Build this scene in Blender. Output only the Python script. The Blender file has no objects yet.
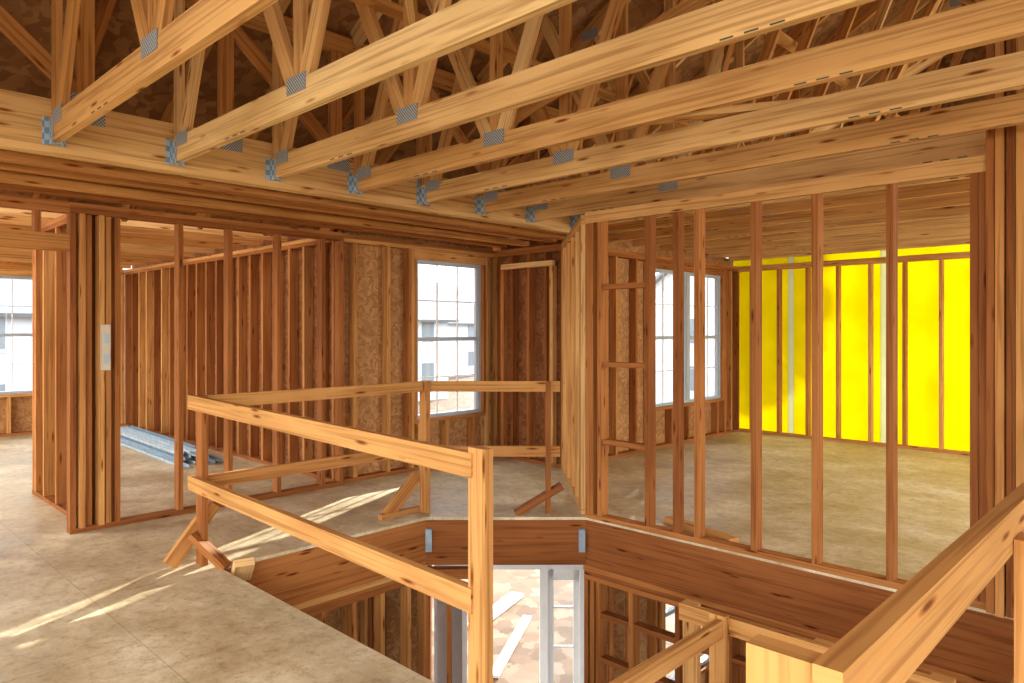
import bpy, math, random
from mathutils import Vector
random.seed(7)
V=Vector
# ---------------------------------------------------------------- materials
def newmat(name):
    m=bpy.data.materials.new(name); m.use_nodes=True
    nt=m.node_tree; nt.nodes.clear()
    out=nt.nodes.new('ShaderNodeOutputMaterial')
    return m,nt,out
def N(nt,t,**k):
    n=nt.nodes.new(t)
    for a,b in k.items(): setattr(n,a,b)
    return n
def ramp(nt,stops):
    r=N(nt,'ShaderNodeValToRGB'); e=r.color_ramp.elements
    while len(e)<len(stops): e.new(0.5)
    for i,(p,c) in enumerate(stops):
        e[i].position=p; e[i].color=(c[0],c[1],c[2],1)
    return r
def mixc(nt,mode,a,b,fac):
    m=N(nt,'ShaderNodeMix',data_type='RGBA',blend_type=mode)
    if isinstance(fac,(int,float)): m.inputs[0].default_value=fac
    else: nt.links.new(fac,m.inputs[0])
    for s,x in ((6,a),(7,b)):
        if isinstance(x,tuple): m.inputs[s].default_value=(x[0],x[1],x[2],1)
        else: nt.links.new(x,m.inputs[s])
    return m.outputs[2]
def wood_mat(i,base):
    m,nt,out=newmat('sawn_lumber_%d'%i); L=nt.links.new
    uv=N(nt,'ShaderNodeUVMap',uv_map='UVMap')
    mp=N(nt,'ShaderNodeMapping'); mp.inputs['Scale'].default_value=(1.2,50,1); L(uv.outputs[0],mp.inputs[0])
    n1=N(nt,'ShaderNodeTexNoise'); n1.inputs['Scale'].default_value=1.0; n1.inputs['Detail'].default_value=4; n1.inputs['Distortion'].default_value=0.6; L(mp.outputs[0],n1.inputs['Vector'])
    g=ramp(nt,[(0.36,(0.54,0.41,0.30)),(0.52,(1,1,1)),(0.68,(1.0,0.92,0.81))]); L(n1.outputs['Fac'],g.inputs[0])
    c=mixc(nt,'MULTIPLY',base,g.outputs[0],0.68)
    mp2=N(nt,'ShaderNodeMapping'); mp2.inputs['Scale'].default_value=(3.0,17,1); L(uv.outputs[0],mp2.inputs[0])
    vo=N(nt,'ShaderNodeTexVoronoi'); vo.inputs['Scale'].default_value=1.0; L(mp2.outputs[0],vo.inputs['Vector'])
    k=ramp(nt,[(0.07,(0.24,0.11,0.06)),(0.12,(0.62,0.45,0.31)),(0.2,(1,1,1))]); L(vo.outputs['Distance'],k.inputs[0])
    c=mixc(nt,'MULTIPLY',c,k.outputs[0],0.95)
    mp3=N(nt,'ShaderNodeMapping'); mp3.inputs['Scale'].default_value=(0.9,3,1); L(uv.outputs[0],mp3.inputs[0])
    n3=N(nt,'ShaderNodeTexNoise'); n3.inputs['Scale'].default_value=1.5; L(mp3.outputs[0],n3.inputs['Vector'])
    g3=ramp(nt,[(0.35,(0.68,0.59,0.50)),(0.6,(1,1,1))]); L(n3.outputs['Fac'],g3.inputs[0])
    c=mixc(nt,'MULTIPLY',c,g3.outputs[0],0.55)
    b=N(nt,'ShaderNodeBsdfPrincipled'); L(c,b.inputs['Base Color'])
    b.inputs['Roughness'].default_value=.75
    b.inputs['Specular IOR Level'].default_value=0.15
    bp=N(nt,'ShaderNodeBump'); bp.inputs['Strength'].default_value=0.2; bp.inputs['Distance'].default_value=0.003; L(n1.outputs['Fac'],bp.inputs['Height']); L(bp.outputs[0],b.inputs['Normal'])
    L(b.outputs[0],out.inputs[0]); return m
def osb_mat(name,cols,scale=28):
    m,nt,out=newmat(name); L=nt.links.new
    tc=N(nt,'ShaderNodeTexCoord')
    nz=N(nt,'ShaderNodeTexNoise'); nz.inputs['Scale'].default_value=6; L(tc.outputs['Object'],nz.inputs['Vector'])
    ad=N(nt,'ShaderNodeMix',data_type='RGBA',blend_type='ADD'); ad.inputs[0].default_value=0.25
    L(tc.outputs['Object'],ad.inputs[6]); L(nz.outputs['Color'],ad.inputs[7])
    vo=N(nt,'ShaderNodeTexVoronoi'); vo.inputs['Scale'].default_value=scale; L(ad.outputs[2],vo.inputs['Vector'])
    sp=N(nt,'ShaderNodeSeparateColor'); L(vo.outputs['Color'],sp.inputs[0])
    r=ramp(nt,[(0,cols[0]),(0.5,cols[1]),(1,cols[2])]); L(sp.outputs[0],r.inputs[0])
    n2=N(nt,'ShaderNodeTexNoise'); n2.inputs['Scale'].default_value=2; L(tc.outputs['Object'],n2.inputs['Vector'])
    g=ramp(nt,[(0.3,(0.75,0.71,0.67)),(0.65,(1,1,1))]); L(n2.outputs['Fac'],g.inputs[0])
    c=mixc(nt,'MULTIPLY',r.outputs[0],g.outputs[0],0.8)
    b=N(nt,'ShaderNodeBsdfPrincipled'); L(c,b.inputs['Base Color']); b.inputs['Roughness'].default_value=0.75
    b.inputs['Specular IOR Level'].default_value=0.2
    L(b.outputs[0],out.inputs[0]); return m
def floor_mat():
    m,nt,out=newmat('dusty_subfloor'); L=nt.links.new
    tc=N(nt,'ShaderNodeTexCoord')
    n1=N(nt,'ShaderNodeTexNoise'); n1.inputs['Scale'].default_value=1.5; n1.inputs['Detail'].default_value=12; n1.inputs['Roughness'].default_value=0.74; L(tc.outputs['Object'],n1.inputs['Vector'])
    r=ramp(nt,[(0.36,(0.42,0.32,0.18)),(0.5,(0.61,0.50,0.31)),(0.63,(0.80,0.70,0.49))]); L(n1.outputs['Fac'],r.inputs[0])
    n2=N(nt,'ShaderNodeTexNoise'); n2.inputs['Scale'].default_value=14; n2.inputs['Detail'].default_value=8; n2.inputs['Roughness'].default_value=.8; L(tc.outputs['Object'],n2.inputs['Vector'])
    g=ramp(nt,[(0.38,(0.62,0.53,0.40)),(0.5,(1,1,1))]); L(n2.outputs['Fac'],g.inputs[0])
    c=mixc(nt,'MULTIPLY',r.outputs[0],g.outputs[0],0.65)
    br=N(nt,'ShaderNodeTexBrick'); br.inputs['Color1'].default_value=(1,1,1,1); br.inputs['Color2'].default_value=(0.95,0.94,0.92,1); br.inputs['Mortar'].default_value=(0.45,0.38,0.28,1)
    br.inputs['Scale'].default_value=1.0; br.inputs['Mortar Size'].default_value=0.003; br.inputs['Brick Width'].default_value=2.44; br.inputs['Row Height'].default_value=1.22
    L(tc.outputs['Object'],br.inputs['Vector'])
    c=mixc(nt,'MULTIPLY',c,br.outputs['Color'],0.45)
    b=N(nt,'ShaderNodeBsdfPrincipled'); L(c,b.inputs['Base Color'])
    rr=ramp(nt,[(0.35,(0.38,0.38,0.38)),(0.65,(0.65,0.65,0.65))]); L(n1.outputs['Fac'],rr.inputs[0]); L(rr.outputs[0],b.inputs['Roughness'])
    b.inputs['Specular IOR Level'].default_value=0.3
    L(b.outputs[0],out.inputs[0]); return m
def plain(name,col,rough=0.5,metal=0.0,noise=0.0):
    m,nt,out=newmat(name); L=nt.links.new
    b=N(nt,'ShaderNodeBsdfPrincipled'); b.inputs['Roughness'].default_value=rough; b.inputs['Metallic'].default_value=metal
    tc=N(nt,'ShaderNodeTexCoord'); n=N(nt,'ShaderNodeTexNoise'); n.inputs['Scale'].default_value=12; L(tc.outputs['Object'],n.inputs['Vector'])
    lo=tuple(x*(1-noise) for x in col); r=ramp(nt,[(0.3,lo),(0.7,col)]); L(n.outputs['Fac'],r.inputs[0]); L(r.outputs[0],b.inputs['Base Color'])
    L(b.outputs[0],out.inputs[0]); return m
def plate_mat(name,c1,c2,sc):
    m,nt,out=newmat(name); L=nt.links.new
    uv=N(nt,'ShaderNodeUVMap',uv_map='UVMap')
    ch=N(nt,'ShaderNodeTexChecker'); ch.inputs['Scale'].default_value=sc; ch.inputs['Color1'].default_value=(*c1,1); ch.inputs['Color2'].default_value=(*c2,1)
    L(uv.outputs[0],ch.inputs['Vector'])
    b=N(nt,'ShaderNodeBsdfPrincipled'); b.inputs['Roughness'].default_value=0.45; b.inputs['Metallic'].default_value=0.15
    L(ch.outputs[0],b.inputs['Base Color']); L(b.outputs[0],out.inputs[0]); return m
def trans_mat(name,ca,cb,f):
    m,nt,out=newmat(name); L=nt.links.new
    tc=N(nt,'ShaderNodeTexCoord'); n=N(nt,'ShaderNodeTexNoise'); n.inputs['Scale'].default_value=1.5; L(tc.outputs['Object'],n.inputs['Vector'])
    r=ramp(nt,[(0.3,ca),(0.7,cb)]); L(n.outputs['Fac'],r.inputs[0])
    d=N(nt,'ShaderNodeBsdfDiffuse'); t=N(nt,'ShaderNodeBsdfTranslucent'); L(r.outputs[0],d.inputs[0]); L(r.outputs[0],t.inputs[0])
    mx=N(nt,'ShaderNodeMixShader'); mx.inputs[0].default_value=f; L(d.outputs[0],mx.inputs[1]); L(t.outputs[0],mx.inputs[2]); L(mx.outputs[0],out.inputs[0]); return m
def glass_mat():
    m,nt,out=newmat('window_glass'); L=nt.links.new
    t=N(nt,'ShaderNodeBsdfTransparent'); t.inputs[0].default_value=(0.95,0.98,1,1); g=N(nt,'ShaderNodeBsdfGlossy'); g.inputs['Roughness'].default_value=0.02
    mx=N(nt,'ShaderNodeMixShader'); mx.inputs[0].default_value=0.05; L(t.outputs[0],mx.inputs[1]); L(g.outputs[0],mx.inputs[2]); L(mx.outputs[0],out.inputs[0]); return m
stops=[(0,(.24,.077,.020)),(.35,(.44,.172,.047)),(.65,(.68,.36,.115)),(1,(.84,.59,.265))]
def wcol(t):
    for (a,ca),(b,cb) in zip(stops,stops[1:]):
        if t<=b:
            f=(t-a)/(b-a); return tuple(x+(y-x)*f for x,y in zip(ca,cb))
    return stops[-1][1]
NW=9
WOODS=[wood_mat(i,wcol(i/(NW-1))) for i in range(NW)]
OSB=osb_mat('osb_sheathing',[(0.36,0.165,0.06),(0.46,0.23,0.085),(0.58,0.32,0.13)])
OSBR=osb_mat('red_brown_sheathing',[(0.20,0.07,0.023),(0.27,0.10,0.032),(0.35,0.145,0.05)],20)
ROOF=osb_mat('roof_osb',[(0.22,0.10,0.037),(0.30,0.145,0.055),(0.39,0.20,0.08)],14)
FLOOR=floor_mat()
PLATE=plate_mat('punched_plate',(.50,.56,.60),(.12,.12,.11),110); HANG=plate_mat('hanger_steel',(.42,.56,.68),(.20,.30,.40),30); GALV=plain('galvanized_steel',(0.42,0.52,0.60),0.4,0.35,0.3)
TRK=[plain('zinc_track_%d'%i,c,0.4,0.3,0.25) for i,c in enumerate(((.50,.62,.70),(.30,.42,.52),(.62,.70,.74)))]
YEL=trans_mat('yellow_sheathing',(0.80,0.70,0.0),(0.90,0.82,0.01),.40); WRAP=trans_mat('pale_tape_strip',(.70,.74,.50),(.76,.80,.56),.35); GLASS=glass_mat()
VINYL=plain('vinyl_frame',(0.42,0.50,0.56),0.4); WHITE=plain('white_paint',(0.85,0.87,0.87),0.4,0,0.05)
DIRT=osb_mat('dirt_and_straw',[(0.11,0.062,0.034),(0.17,0.105,0.06),(0.24,0.18,0.12)],3)
CONC=plain('concrete',(0.33,0.30,0.26),0.8,0,0.3)
SIDING=plain('pale_siding',(0.62,0.66,0.70),0.7,0,0.05); SHING=plain('grey_shingles',(0.26,0.285,0.31),0.9,0,0.2); DARKG=plain('house_window_glass',(0.22,0.25,0.28),0.1)
CARD=plain('paper_tag',(0.62,0.55,0.42),0.7); INK=plain('lumber_stamp_ink',(.05,.07,.05),.7)
LEAF=plain('leaves',(.20,.28,.10),.7,0,.5); BARK=plain('bark',(.22,.17,.12),.9,0,.4)
# ---------------------------------------------------------------- mesh builder
class MB:
    def __init__(s,mats=None,tone=(0.3,0.8)):
        s.v=[];s.f=[];s.uv=[];s.mi=[];s.mats=list(mats) if mats else [];s.tone=tone
    def mat(s,m):
        if m not in s.mats: s.mats.append(m)
        return s.mats.index(m)
    def beam(s,p0,p1,w,h,up=(0,0,1),m=None,tone=None):
        p0=V(p0);p1=V(p1);d=p1-p0;L=d.length
        if L<1e-5: return
        d/=L;up=V(up);sd=d.cross(up)
        if sd.length<1e-3: up=V((0,1,0));sd=d.cross(up)
        sd.normalize();tt=sd.cross(d).normalized()
        b=len(s.v)
        for l in (0,L):
            for a,c in ((-1,-1),(1,-1),(1,1),(-1,1)):
                s.v.append(p0+d*l+sd*(a*w/2)+tt*(c*h/2))
        tn=random.uniform(*(tone or s.tone))
        if m is None: m=WOODS[max(0,min(NW-1,int(round(tn*(NW-1)))))] if not (s.mats and s.mats[0] not in WOODS) else s.mats[0]
        mi=s.mat(m)
        ou,ov=random.uniform(0,60),random.uniform(0,60)
        acc=0
        for i in range(4):
            j=(i+1)%4; wd=w if i%2==0 else h
            s.f.append((b+i,b+4+i,b+4+j,b+j)) ; s.uv.append([(ou,ov+acc),(ou+L,ov+acc),(ou+L,ov+acc+wd),(ou,ov+acc+wd)]);acc+=wd
            s.mi.append(mi)
        for q in ((0,1,2,3),(7,6,5,4)):
            s.f.append(tuple(b+k for k in q)); s.uv.append([(ou,ov),(ou+w,ov),(ou+w,ov+h),(ou,ov+h)]);s.mi.append(mi)
    def box(s,x0,x1,y0,y1,z0,z1,m=None,tone=None):
        dx,dy,dz=x1-x0,y1-y0,z1-z0;xc,yc,zc=(x0+x1)/2,(y0+y1)/2,(z0+z1)/2
        if dx>=dy and dx>=dz: s.beam((x0,yc,zc),(x1,yc,zc),dy,dz,(0,0,1),m,tone)
        elif dy>=dz: s.beam((xc,y0,zc),(xc,y1,zc),dx,dz,(0,0,1),m,tone)
        else: s.beam((xc,yc,z0),(xc,yc,z1),dx,dy,(0,1,0),m,tone)
    def poly(s,pts,m=None):
        b=len(s.v)
        for p in pts: s.v.append(V(p))
        s.f.append(tuple(range(b,b+len(pts)))); s.uv.append([(p[0],p[1]) for p in pts]);s.mi.append(s.mat(m) if m else 0)
    def cyl(s,p0,p1,r,seg=14,m=None,rings=1,corr=0,r1=None):
        p0=V(p0);p1=V(p1);d=(p1-p0);L=d.length;d/=L
        a=d.orthogonal().normalized();c=d.cross(a)
        b=len(s.v); r1=r if r1 is None else r1
        for i in range(rings+1):
            rr=r+(r1-r)*i/rings+(corr if i%2 else 0)
            for k in range(seg):
                th=2*math.pi*k/seg
                s.v.append(p0+d*(L*i/rings)+a*math.cos(th)*rr+c*math.sin(th)*rr)
        mi=s.mat(m) if m else 0
        for i in range(rings):
            for k in range(seg):
                k2=(k+1)%seg
                s.f.append((b+i*seg+k,b+i*seg+k2,b+(i+1)*seg+k2,b+(i+1)*seg+k));s.uv.append([(0,0)]*4);s.mi.append(mi)
        for o in (0,rings*seg):
            s.f.append(tuple(b+o+k for k in range(seg)));s.uv.append([(0,0)]*seg);s.mi.append(mi)
    def done(s,name):
        me=bpy.data.meshes.new(name);me.from_pydata([tuple(v) for v in s.v],[],s.f)
        for m in s.mats: me.materials.append(m)
        uvl=me.uv_layers.new(name='UVMap')
        li=0
        for i,f in enumerate(s.f):
            me.polygons[i].material_index=s.mi[i]
            for k in range(len(f)):
                uvl.data[li].uv=s.uv[i][k];li+=1
        me.update()
        o=bpy.data.objects.new(name,me);bpy.context.collection.objects.link(o);return o
CT=2.44
# ---------------------------------------------------------------- wall framing
def frame_wall(mb,p0,p1,pos,zb=0.0,zt=CT,depth=0.09,tone=None,bottom=True,top=2):
    p0=V((*p0,0));p1=V((*p1,0));d=(p1-p0);L=d.length;d/=L;n=V((-d.y,d.x,0))
    z=V((0,0,1))
    if bottom: mb.beam(p0+z*(zb+.019),p1+z*(zb+.019),depth,.038,tone=tone)
    for i in range(top): mb.beam(p0+z*(zt-.019-.039*i),p1+z*(zt-.019-.039*i),depth,.037,tone=tone)
    for a in pos:
        q=p0+d*a
        mb.beam(q+z*(zb+(.039 if bottom else 0)),q+z*(zt-.039*top),.038,depth,up=n,tone=tone)
    return p0,d,n,L
def ext_wall(name,p0,p1,out,holes=(),zb=0.0,zt=CT,depth=0.1,sheath=OSB,tone=(0.15,0.6),sp=0.406,sb=-0.4,st=0.12,start=.02,gaps=(),gapmat=None):
    mb=MB(tone=tone)
    P0=V((*p0,0));P1=V((*p1,0));L=(P1-P0).length
    pos=[];a=start
    while a<L-.03: 
        pos.append(a);a+=sp
    pos.append(L-.02)
    full=[a for a in pos if not any(h[0]-.12<a<h[1]+.12 for h in holes)]
    for h in holes: full+= [h[0]-.095,h[0]-.056,h[1]+.056]+([h[1]+.095] if h[1]+.11<L else [])
    full=[a for a in full if 0<a<L]
    P,d,n,L=frame_wall(mb,p0,p1,full,zb,zt,depth)
    z=V((0,0,1))
    for h in holes:
        hh=min(.2,zt-.08-h[3])
        mb.beam(P+d*(h[0]-.036)+z*(h[3]+hh/2),P+d*(h[1]+.036)+z*(h[3]+hh/2),depth,hh)
        mb.beam(P+d*(h[0]-.036)+z*(h[2]-.02),P+d*(h[1]+.036)+z*(h[2]-.02),depth,.038)
        for s_ in (h[0]-.018,h[1]+.018): mb.beam(P+d*s_+z*h[2],P+d*s_+z*h[3],.034,depth,up=n)
        for a in pos:
            if h[0]<a<h[1]:
                mb.beam(P+d*a+z*(zb+.04),P+d*a+z*(h[2]-.04),.038,depth,up=n)
                if zt-.08-(h[3]+hh)>.03: mb.beam(P+d*a+z*(h[3]+hh),P+d*a+z*(zt-.078),.038,depth,up=n)
    off=V((*out,0))*(depth/2+.008)
    def sh(a0,a1,z0,z1,mm=sheath):
        if a1-a0<.01 or z1-z0<.01: return
        mb.beam(P+d*a0+off+z*(z0+z1)/2,P+d*a1+off+z*(z0+z1)/2,.012,z1-z0,m=mm)
    cuts=sorted([(h[0],h[1],h) for h in holes]+[(g[0],g[1],None) for g in gaps],key=lambda c:c[0])
    a=0
    for c0,c1,h in cuts:
        sh(a,c0,zb+sb,zt+st)
        if h: sh(c0,c1,zb+sb,h[2]); sh(c0,c1,h[3],zt+st)
        elif gapmat: sh(c0,c1,zb+sb,zt+st,gapmat)
        a=c1
    sh(a,L,zb+sb,zt+st)
    return mb.done(name)
def window(name,axis,c,a0,a1,z0,z1,units=1,cols=3,rows=2,out=-1):
    mb=MB([VINYL]);f=.04;dp=.07
    def bx(a,b,z_0,z_1,d0,d1,m):
        if axis=='u': mb.box(c+d0,c+d1,a,b,z_0,z_1,m)
        else: mb.box(a,b,c+d0,c+d1,z_0,z_1,m)
    w=(a1-a0)/units
    for k in range(units):
        A=a0+k*w;B=A+w
        bx(A,A+f,z0,z1,-dp/2,dp/2,VINYL);bx(B-f,B,z0,z1,-dp/2,dp/2,VINYL)
        bx(A,B,z0,z0+f,-dp/2-.002,dp/2+.002,VINYL);bx(A,B,z1-f,z1,-dp/2-.002,dp/2+.002,VINYL)
        zm=(z0+z1)/2;bx(A+f,B-f,zm-.022,zm+.022,-.025,.025,VINYL)
        for (s0,s1) in ((z0+f,zm-.022),(zm+.022,z1-f)):
            bx(A+f,A+f+.02,s0,s1,-.02,.02,VINYL);bx(B-f-.02,B-f,s0,s1,-.02,.02,VINYL)
            for i in range(1,cols):
                x=A+f+(B-A-2*f)*i/cols;bx(x-.006,x+.006,s0,s1,-.008,.008,WHITE)
            for i in range(1,rows):
                zz=s0+(s1-s0)*i/rows;bx(A+f,B-f,zz-.006,zz+.006,-.007,.007,WHITE)
            bx(A+f,B-f,s0,s1,-.002,.002,GLASS)
    return mb.done(name)
# ---------------------------------------------------------------- floor & opening
fl=MB([FLOOR])
def slab(x0,x1,y0,y1): fl.box(x0,x1,y0,y1,-.022,0)
UL,VN,VF=-4.46,1.95,4.52
slab(-12.2,UL,-5,3.87)
slab(-6.12,UL,3.87,6.03)
slab(UL,-1.80,-5,VN); slab(-1.80,-.45,-5,.95); slab(-.45,5,-5,VF)
slab(-3.54,5,VF,10.0)
fl.poly([(UL,3.62,0),(-3.54,VF,0),(-3.54,6.03,0),(UL,6.03,0)]); fl.poly([(UL,3.62,-.022),(UL,6.03,-.022),(-3.54,6.03,-.022),(-3.54,VF,-.022)])
fl.poly([(UL,3.62,0),(UL,3.62,-.022),(-3.54,VF,-.022),(-3.54,VF,0)])
slab(-5.02,-3.54,6.03,10.0)
fl.done('floor')
rj=MB(tone=(.15,.45))
H=.36
def rim(p0,p1,w=.045,tone=None,z1=-.0225):
    rj.beam((*p0,z1-H/2),(*p1,z1-H/2),w,H,tone=tone)
rim((UL-.02,VN),(UL-.02,3.63),tone=(.42,.5)); rim((UL-.02,3.635),(-3.56,VF+.012),w=.05,tone=(.14,.18)); rim((-3.56,VF+.02),(4,VF+.02),tone=(.12,.18))
rim((UL,VN-.02),(-1.8,VN-.02)); rim((-1.82,VN),(-1.82,.95)); rim((-1.8,.93),(-.45,.93)); rim((-.43,.95),(-.43,4.5))
k=-11.6
while k<4.5:
    if k<UL-.1: rj.box(k-.02,k+.02,-4.5,3.8,-.38,-.023)
    elif k<-1.9: rj.box(k-.02,k+.02,-4.5,VN-.06,-.38,-.023)
    elif k>-.3: rj.box(k-.02,k+.02,-4.5,4.4,-.38,-.023)
    if k>-3.4: rj.box(k-.02,k+.02,VF+.08,9.9,-.38,-.023)
    k+=.406
rj.beam((-3.56,VF+.03,-.40),(4,VF+.03,-.40),.09,.04,tone=(.3,.4)); rj.beam((UL-.03,VN,-.40),(UL-.03,3.63,-.40),.09,.04,tone=(.5,.7)); 
for (x,y) in ((UL+.015,3.64),(-3.56,4.485)):
    rj.beam((x,y,-.09),(x,y,-.27),.06,.05,up=(.7,.7,0),m=GALV)
rj.done('rim_joist_framing')
# ---------------------------------------------------------------- upper walls
w=MB(tone=(.05,.42))
P,d,n,L=frame_wall(w,(-3.54,VF+.03),(4.0,VF+.03),[.02,.06,.14,.58,.82,.99,1.41,1.81,2.24,2.66,2.70]+[3.9+.41*i for i in range(8)])
w.box(-3.54,4,VF-.02,VF-.018+.003,CT-.09,CT,tone=(.6,.7))
for z in (.62,1.23,1.84): w.box(-3.38,-2.98,VF+.0,VF+.07,z-.02,z+.02,tone=(.2,.3))
w.beam((-3.0,VF+.35,.02),(-2.35,VF+.15,.02),.09,.038,tone=(.5,.6))
for i,u in enumerate((-.80,-.755,-.71,-.665,-.62)): w.box(u-.019,u+.019,VF-.05-(.025*(i%2)),VF+.08,0,3.1,tone=[(.2,.3),(.55,.6),(.1,.2),(.6,.7),(.5,.6)][i])
w.box(-.60,.4,VF-.03,VF+.075,2.5,2.78,tone=(.6,.8))
w.done('wall_right_partition')
w=MB(tone=(.45,.9))
frame_wall(w,(-3.60,4.60),(-4.93,5.93),[.02,.10,.45,.85,1.25,1.65,1.84])
w.done('wall_angled_partition')
w=MB(tone=(.1,.5))
frame_wall(w,(-6.0,1.50),(-6.0,3.82),[.79,1.20,1.65,2.1,2.3])
for i,(dv,du,t) in enumerate(((.02,0,.15),(.075,.03,.5),(.13,-.02,.3),(.20,.035,.62),(.255,.0,.5),(.32,0,.25))): w.box(-6.045+du,-5.955+du,1.50+dv-.019,1.50+dv+.019,.039,2.36,tone=(t,t+.03))
w.box(-6.045,-5.955,.75,1.5,2.08,2.20,tone=(.35,.5)); w.box(-6.045,-5.955,.70,1.5,2.36,2.44)
for v in (.72,.68,.30,-.1,-.5,-.9,-1.3): w.box(-6.045,-5.955,v-.02,v+.02,0,2.36)
for v in (.95,1.3): w.box(-6.045,-5.955,v-.02,v+.02,2.2,2.36)
w.box(-6.045,-5.955,-1.32,.7,2.36,2.44)
w.done('wall_left_partition')
w=MB(tone=(.1,.45))
frame_wall(w,(-6.06,1.68),(-7.7,1.68),[.03,.45,.85,1.25,1.52,1.56,1.61])
w.done('wall_closet_partition')
w=MB([CARD]); w.box(-5.92,-5.87,1.69,1.745,1.2,1.54); w.box(-5.87,-5.865,1.70,1.735,1.25,1.32,m=VINYL); w.box(-5.87,-5.865,1.70,1.735,1.40,1.47,m=VINYL); w.done('electrical_panel_box')
ext_wall('wall_hall_exterior',(-6.07,3.86),(-6.07,6.0),(-1,0),holes=[(.91,1.89,.54,2.26)],tone=(.25,.8),sp=.40,start=.14)
window('window_1','u',-6.10,4.77,5.75,.54,2.26,1,3,2)
ext_wall('wall_hall_end',(-6.02,5.98),(-4.97,5.98),(0,1),tone=(.05,.4),sheath=OSBR,sp=.26)
h=MB(tone=(.85,1)); h.box(-5.85,-5.05,5.86,5.90,2.20,2.26); h.box(-5.85,-5.80,5.86,5.925,0.04,2.20,tone=(.4,.6)); h.box(-5.10,-5.05,5.86,5.925,0.04,2.20,tone=(.7,.9)); h.done('trim_opening_frame')
ext_wall('wall_bedroom_window_side',(-4.97,6.03),(-4.97,9.95),(-1,0),holes=[(1.64,3.42,.52,2.28)],tone=(.1,.5))
window('window_2','u',-5.0,7.67,9.45,.52,2.28,2,3,2)
ext_wall('wall_yellow_sheathing',(-5.04,9.95),(4.0,9.95),(0,1),tone=(.3,.7),sheath=YEL,sp=.406,start=.32,gaps=[(.83+1.22*i,.91+1.22*i) for i in range(7)],gapmat=WRAP,sb=-.1,st=.3)
ext_wall('wall_left_room_exterior',(-12.1,3.85),(-6.1,3.85),(0,1),tone=(.1,.65),sheath=OSBR,sp=.30)
ext_wall('wall_far_left_exterior',(-12.15,-3),(-12.15,3.8),(-1,0),holes=[(3.9,6.05,.59,2.27)],tone=(.4,.7))
window('window_3','u',-12.18,.90,3.05,.59,2.27,2,3,2)
# ---------------------------------------------------------------- roof & trusses
def zt_(u): return 2.72+.6*(6.05-abs(u))
def truss(v,u0,name='roof_truss',full=True):
    t=MB(tone=(.5,.95)); cw=.042
    t.beam((u0,v,2.57),(5.2,v,2.57),cw,.14,tone=(.72,1))
    t.beam((u0,v,zt_(u0)-.09),(0,v,zt_(0)-.09),cw,.14); t.beam((0,v,zt_(0)-.09),(5.2,v,zt_(5.2)-.09),cw,.138)
    t.beam((u0+.05,v,2.64),(u0+.05,v,zt_(u0)-.16),.030,.09,up=(1,0,0))
    pts=[(u0+.14,0),(-3.72,1),(-3.02,0),(-2.90,0),(-1.9,1),(.45,0),(1.9,1),(3.2,0),(3.9,1),(4.9,0)]
    for i,((a,ka),(b,kb)) in enumerate(zip(pts,pts[1:])):
        if not ka and not kb: continue
        za=zt_(a)-.15 if ka else 2.645; zb=zt_(b)-.15 if kb else 2.645
        t.beam((a,v,za),(b,v,zb),.038-.003*(i%2),.09)
    t.beam((-2.96,v,2.64),(-2.96,v,zt_(-2.96)-.15),.028,.085,up=(1,0,0))
    for a,ka in pts:
        if a==-3.02: continue
        aa=-2.96 if a==-2.90 else a
        z=zt_(aa)-.12 if ka else 2.615
        for s in (-1,1): t.box(aa-.085,aa+.085,v+s*.0235-.001,v+s*.0235+.001,z-.034,z+.045,m=PLATE)
    for s0 in (-3.7,-1.2):
        for q in range(3): t.box(s0+q*.09,s0+q*.09+.05,v-.0225,v-.0205,2.503,2.509,m=INK)
    t.done(name)
tv=[1.04+.63*i for i in range(-6,8)]
for v in tv: truss(v,-4.42)
v=5.98
while v<9.9: truss(v,-4.92); v+=.61
g=MB(tone=(.45,.85))
for i in range(2): g.box(-4.52+.045*i,-4.478+.045*i,-3,5.9,2.45,2.74,tone=(.7,.9))
g.box(-4.52,-4.44,-3,5.9,3.5,3.62)
v=-2.8;kk=0
while v<5.8:
    g.box(-4.50,-4.46,v-.045,v+.045,2.74,3.5)
    g.beam((-4.48,v,2.78 if kk%2 else 3.48),(-4.48,v+.8,3.48 if kk%2 else 2.78),.034,.09)
    g.box(-4.433,-4.431,v-.09,v+.09,2.64,2.80,m=PLATE)
    v+=.8;kk+=1
g.done('girder_truss')
hj=MB(tone=(.25,.7))
for u,z0,z1 in ((-4.75,2.44,2.48),(-5.1,2.46,2.56),(-5.5,2.45,2.50),(-5.85,2.46,2.58)): hj.box(u-.05,u+.05,-3,5.92,z0,z1)
v=-2.9
while v<5.9:
    hj.box(-6.1,-4.53,v-.02,v+.02,2.585,2.70); hj.beam((-6.35,v,2.44),(-4.56,v,zt_(-4.56)-.1),.038,.13); v+=.61
hj.done('hall_ceiling_joists')
for v in tv:
    q=MB([HANG])
    for s in (-1,1):
        q.box(-4.425,-4.35,v+s*.024-.0015,v+s*.024+.0015,2.49,2.62); q.box(-4.430,-4.426,v+min(s*.024,s*.055),v+max(s*.024,s*.055),2.49,2.64)
    q.box(-4.425,-4.35,v-.025,v+.025,2.494,2.498); q.done('joist_hanger')
br=MB(tone=(.5,.9))
for u,z in ((-2.5,3.9),(-1.0,4.6),(1.0,4.6),(-3.3,3.3)): br.box(u-.045,u+.045,-3,9.8,z,z+.038)
br.beam((-2.6,3.2,2.67),(-.6,4.1,2.67),.09,.038,tone=(.8,.9))
for v0 in (0.2,3.2,6.2): br.beam((-3.2,v0,2.8),(-1.0,v0+2.4,4.9),.038,.09); br.beam((-1.0,v0,4.9),(-3.2,v0+2.4,2.8),.038,.09)
br.done('truss_lateral_bracing')
rf=MB([ROOF])
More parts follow.
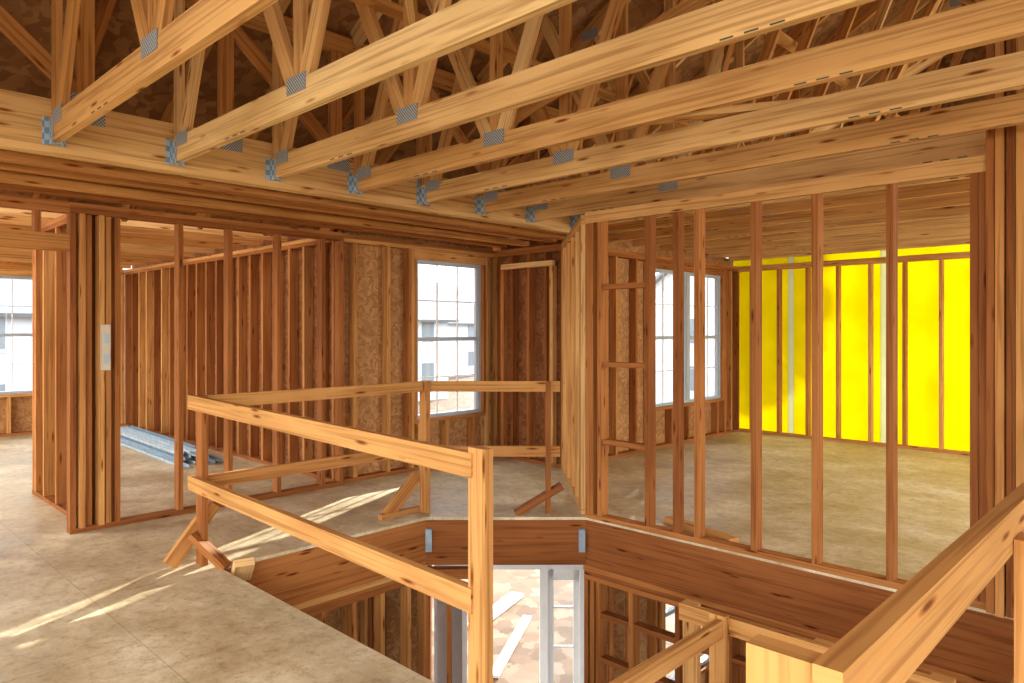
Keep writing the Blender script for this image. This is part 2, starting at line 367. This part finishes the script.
rf.beam((-6.45,3.4,zt_(-6.45)),(0,3.4,zt_(0)),13.6,.015,m=ROOF); rf.beam((0,3.4,zt_(0)),(6.6,3.4,zt_(6.6)),13.6,.015,m=ROOF)
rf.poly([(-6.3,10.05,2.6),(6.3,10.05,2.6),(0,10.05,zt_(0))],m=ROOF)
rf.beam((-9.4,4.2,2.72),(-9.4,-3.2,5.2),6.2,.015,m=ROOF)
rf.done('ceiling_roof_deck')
lj=MB(tone=(.6,.95)); u=-12
while u<-6.2:
    lj.box(u-.02,u+.02,-3,3.85,2.46,2.58); lj.beam((u,3.9,2.72),(u,-3.2,5.1),.038,.14); lj.beam((u,2.2,2.58),(u,1.0,3.55),.034,.09); lj.beam((u,1.0,3.6),(u,-.2,2.58),.034,.09); u+=.61
lj.done('left_room_rafters')
# ---------------------------------------------------------------- guardrail
gr=MB(tone=(.5,.75))
A=(-4.62,1.88);B=(-1.93,1.80)
for z,z2 in ((1.037,1.005),(.52,.51)):
    gr.beam((A[0]-.06,A[1]-.02,z),(B[0]+.02,B[1]-.02,z2),.038,.09,tone=(.62,.72))
gr.box(-4.645,-4.555,1.88,1.92,0,1.08,tone=(.3,.4))
gr.box(-1.935,-1.845,1.77,1.81,0,1.07,tone=(.62,.68))
for z in (1.035,.52): gr.beam((-4.62,1.92,z),(-4.62,3.80,z),.038,.085,tone=(.5,.6))
gr.box(-4.64,-4.55,3.70,3.74,0,1.08,tone=(.4,.5))
gr.beam((-4.58,3.76,1.035),(-3.80,4.50,1.035),.038,.085,tone=(.55,.65)); gr.beam((-4.58,3.76,.50),(-3.80,4.50,.50),.038,.085,tone=(.4,.5))
gr.beam((-3.86,4.42,0),(-3.86,4.42,1.08),.04,.09,up=(.7,-.7,0),tone=(.25,.35))
gr.beam((-4.60,1.84,.20),(-4.42,1.98,.0),.09,.04,tone=(.4,.5)); gr.beam((-4.66,2.0,.36),(-4.66,1.72,.02),.038,.09,tone=(.5,.6)); 
gr.beam((-4.66,3.70,.30),(-4.66,3.38,.02),.038,.10,tone=(.4,.5)); gr.beam((-4.66,3.32,.02),(-4.66,3.78,.02),.05,.04,tone=(.5,.6)); 
gr.beam((-3.78,4.50,.22),(-4.02,4.2,-.0),.09,.05,tone=(.1,.2))
gr.beam((-4.40,2.06,-.08),(-4.26,2.02,.06),.12,.05,tone=(.85,.95))
gr.done('guardrail')
g2=MB(tone=(.5,.75))
g2.box(-.36,-.322,.93,4.4,.965,1.07,tone=(.60,.66))
g2.box(-.46,-.365,.95,.99,0,1.06,tone=(.6,.7)); g2.box(-.36,-.322,.99,4.4,.48,.57)
for v in (2.1,3.2,4.3): g2.box(-.32,-.28,v-.045,v+.045,0,1.0)
g2.done('stair_guardrail')
st=MB(tone=(.5,.8))
st.box(-1.81,-1.77,2.0,3.40,-.09,0); st.box(-1.81,-1.77,2.0,3.40,-.6,-.51)
st.box(-1.85,-1.76,3.40,3.44,-1.15,.02); st.box(-2.06,-.75,3.45,3.49,-.09,.0,tone=(.5,.6)); st.box(-2.06,-.75,3.45,3.49,-.6,-.51)
for u in (-1.3,-.8): st.box(u-.045,u+.045,3.49,3.53,-1.15,0)
st.box(-2.06,-1.97,3.49,3.53,-1.15,0)
for i in range(6): st.box(-1.75,-.5,.96+.27*i,1.25+.27*i,-.19*(i+1)-.03,-.19*(i+1))
st.beam((-1.7,.98,-.22),(-1.7,2.6,-1.36),.04,.28); st.beam((-.52,.98,-.22),(-.52,2.6,-1.36),.04,.28)
st.box(-2.1,-.47,2.57,3.6,-1.19,-1.15); st.box(-2.1,-.47,2.6,2.64,-1.4,-1.19); st.box(-2.1,-.47,3.54,3.58,-1.4,-1.19)
for u,v in ((-2.08,2.62),(-.5,2.62),(-2.08,3.56),(-.5,3.56)): st.box(u-.045,u+.045,v-.02,v+.02,-3,-1.19)
st.done('staircase_landing')
# ---------------------------------------------------------------- lower storey
lf=MB([CONC]); lf.box(-6.1,5,-5,4.2,-3.1,-3.0); lf.box(-4.3,5,4.2,9.95,-3.1,-3.0); lf.poly([(-6.1,4.2,-3.0),(-4.3,4.2,-3.0),(-4.3,5.95,-3.0)]); lf.done('floor_lower')
w=MB(tone=(.2,.6))
frame_wall(w,(-4.50,1.7),(-4.50,3.64),[.02,.25,.5,.75,1.0,1.25,1.5,1.75,1.92],-3,-.42)
frame_wall(w,(-4.50,3.64),(-4.2,3.94),[.02,.2,.38],-3,-.42)
w.done('wall_lower_left')
w=MB(tone=(.05,.4))
frame_wall(w,(-3.56,VF+.04),(4,VF+.04),[.02,.08,.14,.45,.85,1.25,1.65,2.05,2.45,2.85],-3,-.42)
for i,z in enumerate((-.75,-1.1,-1.45)): w.box(-3.4,-1.5,VF+.0,VF+.08,z-.02,z+.02)
w.done('wall_lower_right')
def C(X,Y): return (.719*X-.695*Y,.695*X+.719*Y)
def Cb(mb,X0,X1,Y,z0,z1,th,m=None,tone=None):
    if X1-X0>=z1-z0: mb.beam((*C(X0,Y),(z0+z1)/2),(*C(X1,Y),(z0+z1)/2),th,z1-z0,m=m,tone=tone)
    else: mb.beam((*C((X0+X1)/2,Y),z0),(*C((X0+X1)/2,Y),z1),X1-X0,th,up=(-.695,.719,0),m=m,tone=tone)
w=MB(tone=(.15,.5))
for X in (-1.43,-1.3,-1.1,-.9,-.84,.80,.86,1.0,1.18): Cb(w,X-.02,X+.02,7.2,-3,-.5,.09)
Cb(w,-1.45,1.2,7.2,-.5,-.42,.09); Cb(w,-.82,.78,7.2,-.83,-.6,.085)
Cb(w,-1.45,-.82,7.28,-3,-.3,.012,m=OSB); Cb(w,.78,1.2,7.28,-3,-.3,.012,m=OSB); Cb(w,-.82,.78,7.28,-.83,-.3,.012,m=OSB)
w.done('wall_lower_entry')
w=MB([WHITE]);zt=-.90
Cb(w,-.78,-.73,7.2,-3,zt,.12);Cb(w,.28,.36,7.2,-3,zt,.12);Cb(w,.68,.74,7.2,-3,zt,.12);Cb(w,-.78,.74,7.2,zt,zt+.05,.13)
Cb(w,.36,.42,7.2,-3,zt,.05);Cb(w,.62,.68,7.2,-3,zt,.05);Cb(w,.36,.68,7.2,-3,-2.5,.05);Cb(w,.36,.68,7.2,zt-.12,zt,.05)
for z in (-2.1,-1.7,-1.3): Cb(w,.42,.62,7.2,z-.01,z+.01,.02)
Cb(w,.42,.62,7.2,-2.5,zt-.12,.004,m=GLASS)
a=C(-.73,7.15);b=C(-.43,6.45)
w.beam((a[0],a[1],(-2.97+zt)/2),(b[0],b[1],(-2.97+zt)/2),.045,zt+2.95)
w.cyl((b[0]+.03,b[1]-.03,-2.0),(b[0]+.1,b[1]-.02,-2.0),.03,m=GALV)
w.done('door_1')
ext_wall('wall_lower_left_exterior',(-6.07,-3),(-6.07,4.15),(-1,0),zb=-3,zt=-.42,sb=0,st=.1)
ext_wall('wall_lower_bedroom_exterior',(-4.15,6.0),(-4.15,9.9),(-1,0),holes=[(.6,1.8,-2.4,-.8)],zb=-3,zt=-.42,sb=0,st=.1)
ext_wall('wall_lower_back',(-4.1,9.95),(4,9.95),(0,1),zb=-3,zt=-.42,sb=0,st=.1)
window('window_4','u',-4.2,6.6,7.8,-2.4,-.8,1,3,2)
# ---------------------------------------------------------------- pile of metal U-track lying on the floor
dm=MB([TRK[0]])
def track(u0,v0,u1,v1,z,m,wd=.075,ht=.03):
    d=V((u1-u0,v1-v0,0)).normalized();n=V((-d.y,d.x,0))
    dm.beam((u0,v0,z),(u1,v1,z),wd,.004,m=m)
    for s in (-1,1):
        o=n*(s*wd/2); dm.beam((u0+o.x,v0+o.y,z+ht/2),(u1+o.x,v1+o.y,z+ht/2),.004,ht,m=m)
for lay in range(4):
    for j in range(5-lay):
        vv=3.12+.10*j+.05*lay; track(-10.9+random.uniform(-.3,.3),vv+.06,-8.1+random.uniform(-.25,.25),vv-.04,.01+.042*lay,TRK[(lay+j)%3])
dm.done('metal_track_pile')
sc=MB(tone=(.4,.7)); sc.beam((-9.3,2.1,.02),(-8.2,2.3,.02),.09,.038);sc.beam((-9.0,2.5,.02),(-8.0,2.0,.055),.09,.038); sc.done('lumber_offcuts')
# ---------------------------------------------------------------- outside
gd=MB([DIRT]); gd.poly([(-150,-150,-3.2),(150,-150,-3.2),(150,150,-3.2),(-150,150,-3.2)],m=DIRT); gd.done('ground')
def house(cx,cy,w_,d_,h_,name='house'):
    m=MB([SIDING]);z0=-3.2
    m.box(cx-w_/2,cx+w_/2,cy-d_/2,cy+d_/2,z0,z0+h_,m=SIDING)
    r=w_*.35
    for s in (-1,1):
        m.beam((cx+s*(w_/2+.5),cy,z0+h_-.3),(cx,cy,z0+h_+r),d_+1,.2,m=SHING)
        y=cy+s*d_/2
        m.poly([(cx-w_/2,y,z0+h_),(cx+w_/2,y,z0+h_),(cx,y,z0+h_+r-.1)],m=SIDING)
    for z in (1.0,3.9):
        for k in (-.35,0,.35):
            for s in (-1,1):
                m.box(cx+s*w_/2-.05,cx+s*w_/2+.05,cy+k*d_-.5,cy+k*d_+.5,z0+z,z0+z+1.5,m=DARKG)
                m.box(cx+k*w_-.5,cx+k*w_+.5,cy+s*d_/2-.05,cy+s*d_/2+.05,z0+z,z0+z+1.5,m=DARKG)
                m.box(cx+s*w_/2-.08,cx+s*w_/2+.08,cy+k*d_-.6,cy+k*d_+.6,z0+z-.12,z0+z,m=WHITE)
    m.done(name)
house(-40,6,10,12,5.6);house(-42,26,10,12,5.6);house(-22,44,12,10,5.6);house(-60,45,12,14,5.6)
lp=MB([WHITE])
a=C(-.25,9.6);b=C(.25,11.6);lp.beam((*a,-3.17),(*b,-3.17),.14,.04); a=C(-.6,11.2);b=C(.1,12.6);lp.beam((*a,-3.17),(*b,-3.17),.25,.05)
lp.done('white_trim_boards')
tr=MB([BARK]); tx,ty=-8.6,17.0  # added tree, crown above the view, keeps direct sun off the bedroom window
tr.cyl((tx,ty,-3.2),(tx,ty,4.2),.17,10,m=BARK,rings=6,r1=.09)
for i in range(7):
    th=i*2.4; tr.cyl((tx,ty,3.0+.25*i),(tx+1.3*math.cos(th),ty+1.3*math.sin(th),4.4+.3*i),.06,6,m=BARK,r1=.02)
for i in range(5200):
    while True:
        p=V((random.uniform(-1,1),random.uniform(-1,1),random.uniform(-1,1)))
        if .25<p.length<1: break
    c0=V((tx+p.x*1.75,ty+p.y*1.9,5.35+p.z*1.9))
    a=V((random.gauss(0,1),random.gauss(0,1),random.gauss(0,1))).normalized();b=a.orthogonal().normalized();q=.085
    tr.poly([c0-a*q*1.4,c0-b*q*.7,c0+a*q*1.4,c0+b*q*.7],m=LEAF)
tr.done('sun_blocker_tree')
# ---------------------------------------------------------------- light
wd=bpy.data.worlds.new('sky');bpy.context.scene.world=wd;wd.use_nodes=True
nt=wd.node_tree;bg=nt.nodes['Background'];bg.inputs[0].default_value=(.96,.98,1,1);bg.inputs[1].default_value=4.8
s=bpy.data.lights.new('sun','SUN');s.energy=14;s.angle=.012;s.color=(1,.94,.84)
so=bpy.data.objects.new('sun',s);bpy.context.collection.objects.link(so)
el=math.radians(22);dr=V((.40*math.cos(el),-.916*math.cos(el),-math.sin(el)))
so.rotation_euler=dr.to_track_quat('-Z','Y').to_euler();so.location=(-10,20,12)
def area(name,loc,tgt,size,e,col=(1,.95,.88)):
    l=bpy.data.lights.new(name,'AREA');l.size=size;l.energy=e;l.color=col
    o=bpy.data.objects.new(name,l);bpy.context.collection.objects.link(o);o.location=loc
    o.rotation_euler=(V(tgt)-V(loc)).to_track_quat('-Z','Y').to_euler()
area('fill_light',(1.6,-2.2,2.2),(-3,3,1.2),1.2,110)  # three out-of-view fills, added to brighten stair hall, bedroom and left room
area('fill_light',(1.6,7.3,2.2),(-3,7.5,.2),1.2,150)
area('fill_light',(-8.5,-2,2.3),(-8.5,2.5,.6),1.2,110)
# ---------------------------------------------------------------- camera
c=bpy.data.cameras.new('camera');c.lens=25.03;c.sensor_width=36;c.shift_y=-.0112;c.clip_start=.05;c.clip_end=500
co=bpy.data.objects.new('camera',c);bpy.context.collection.objects.link(co);co.location=(0,0,1.5);co.rotation_euler=(math.radians(90),0,math.radians(44.03))
bpy.context.scene.camera=co
bpy.context.scene.view_settings.view_transform='Standard'
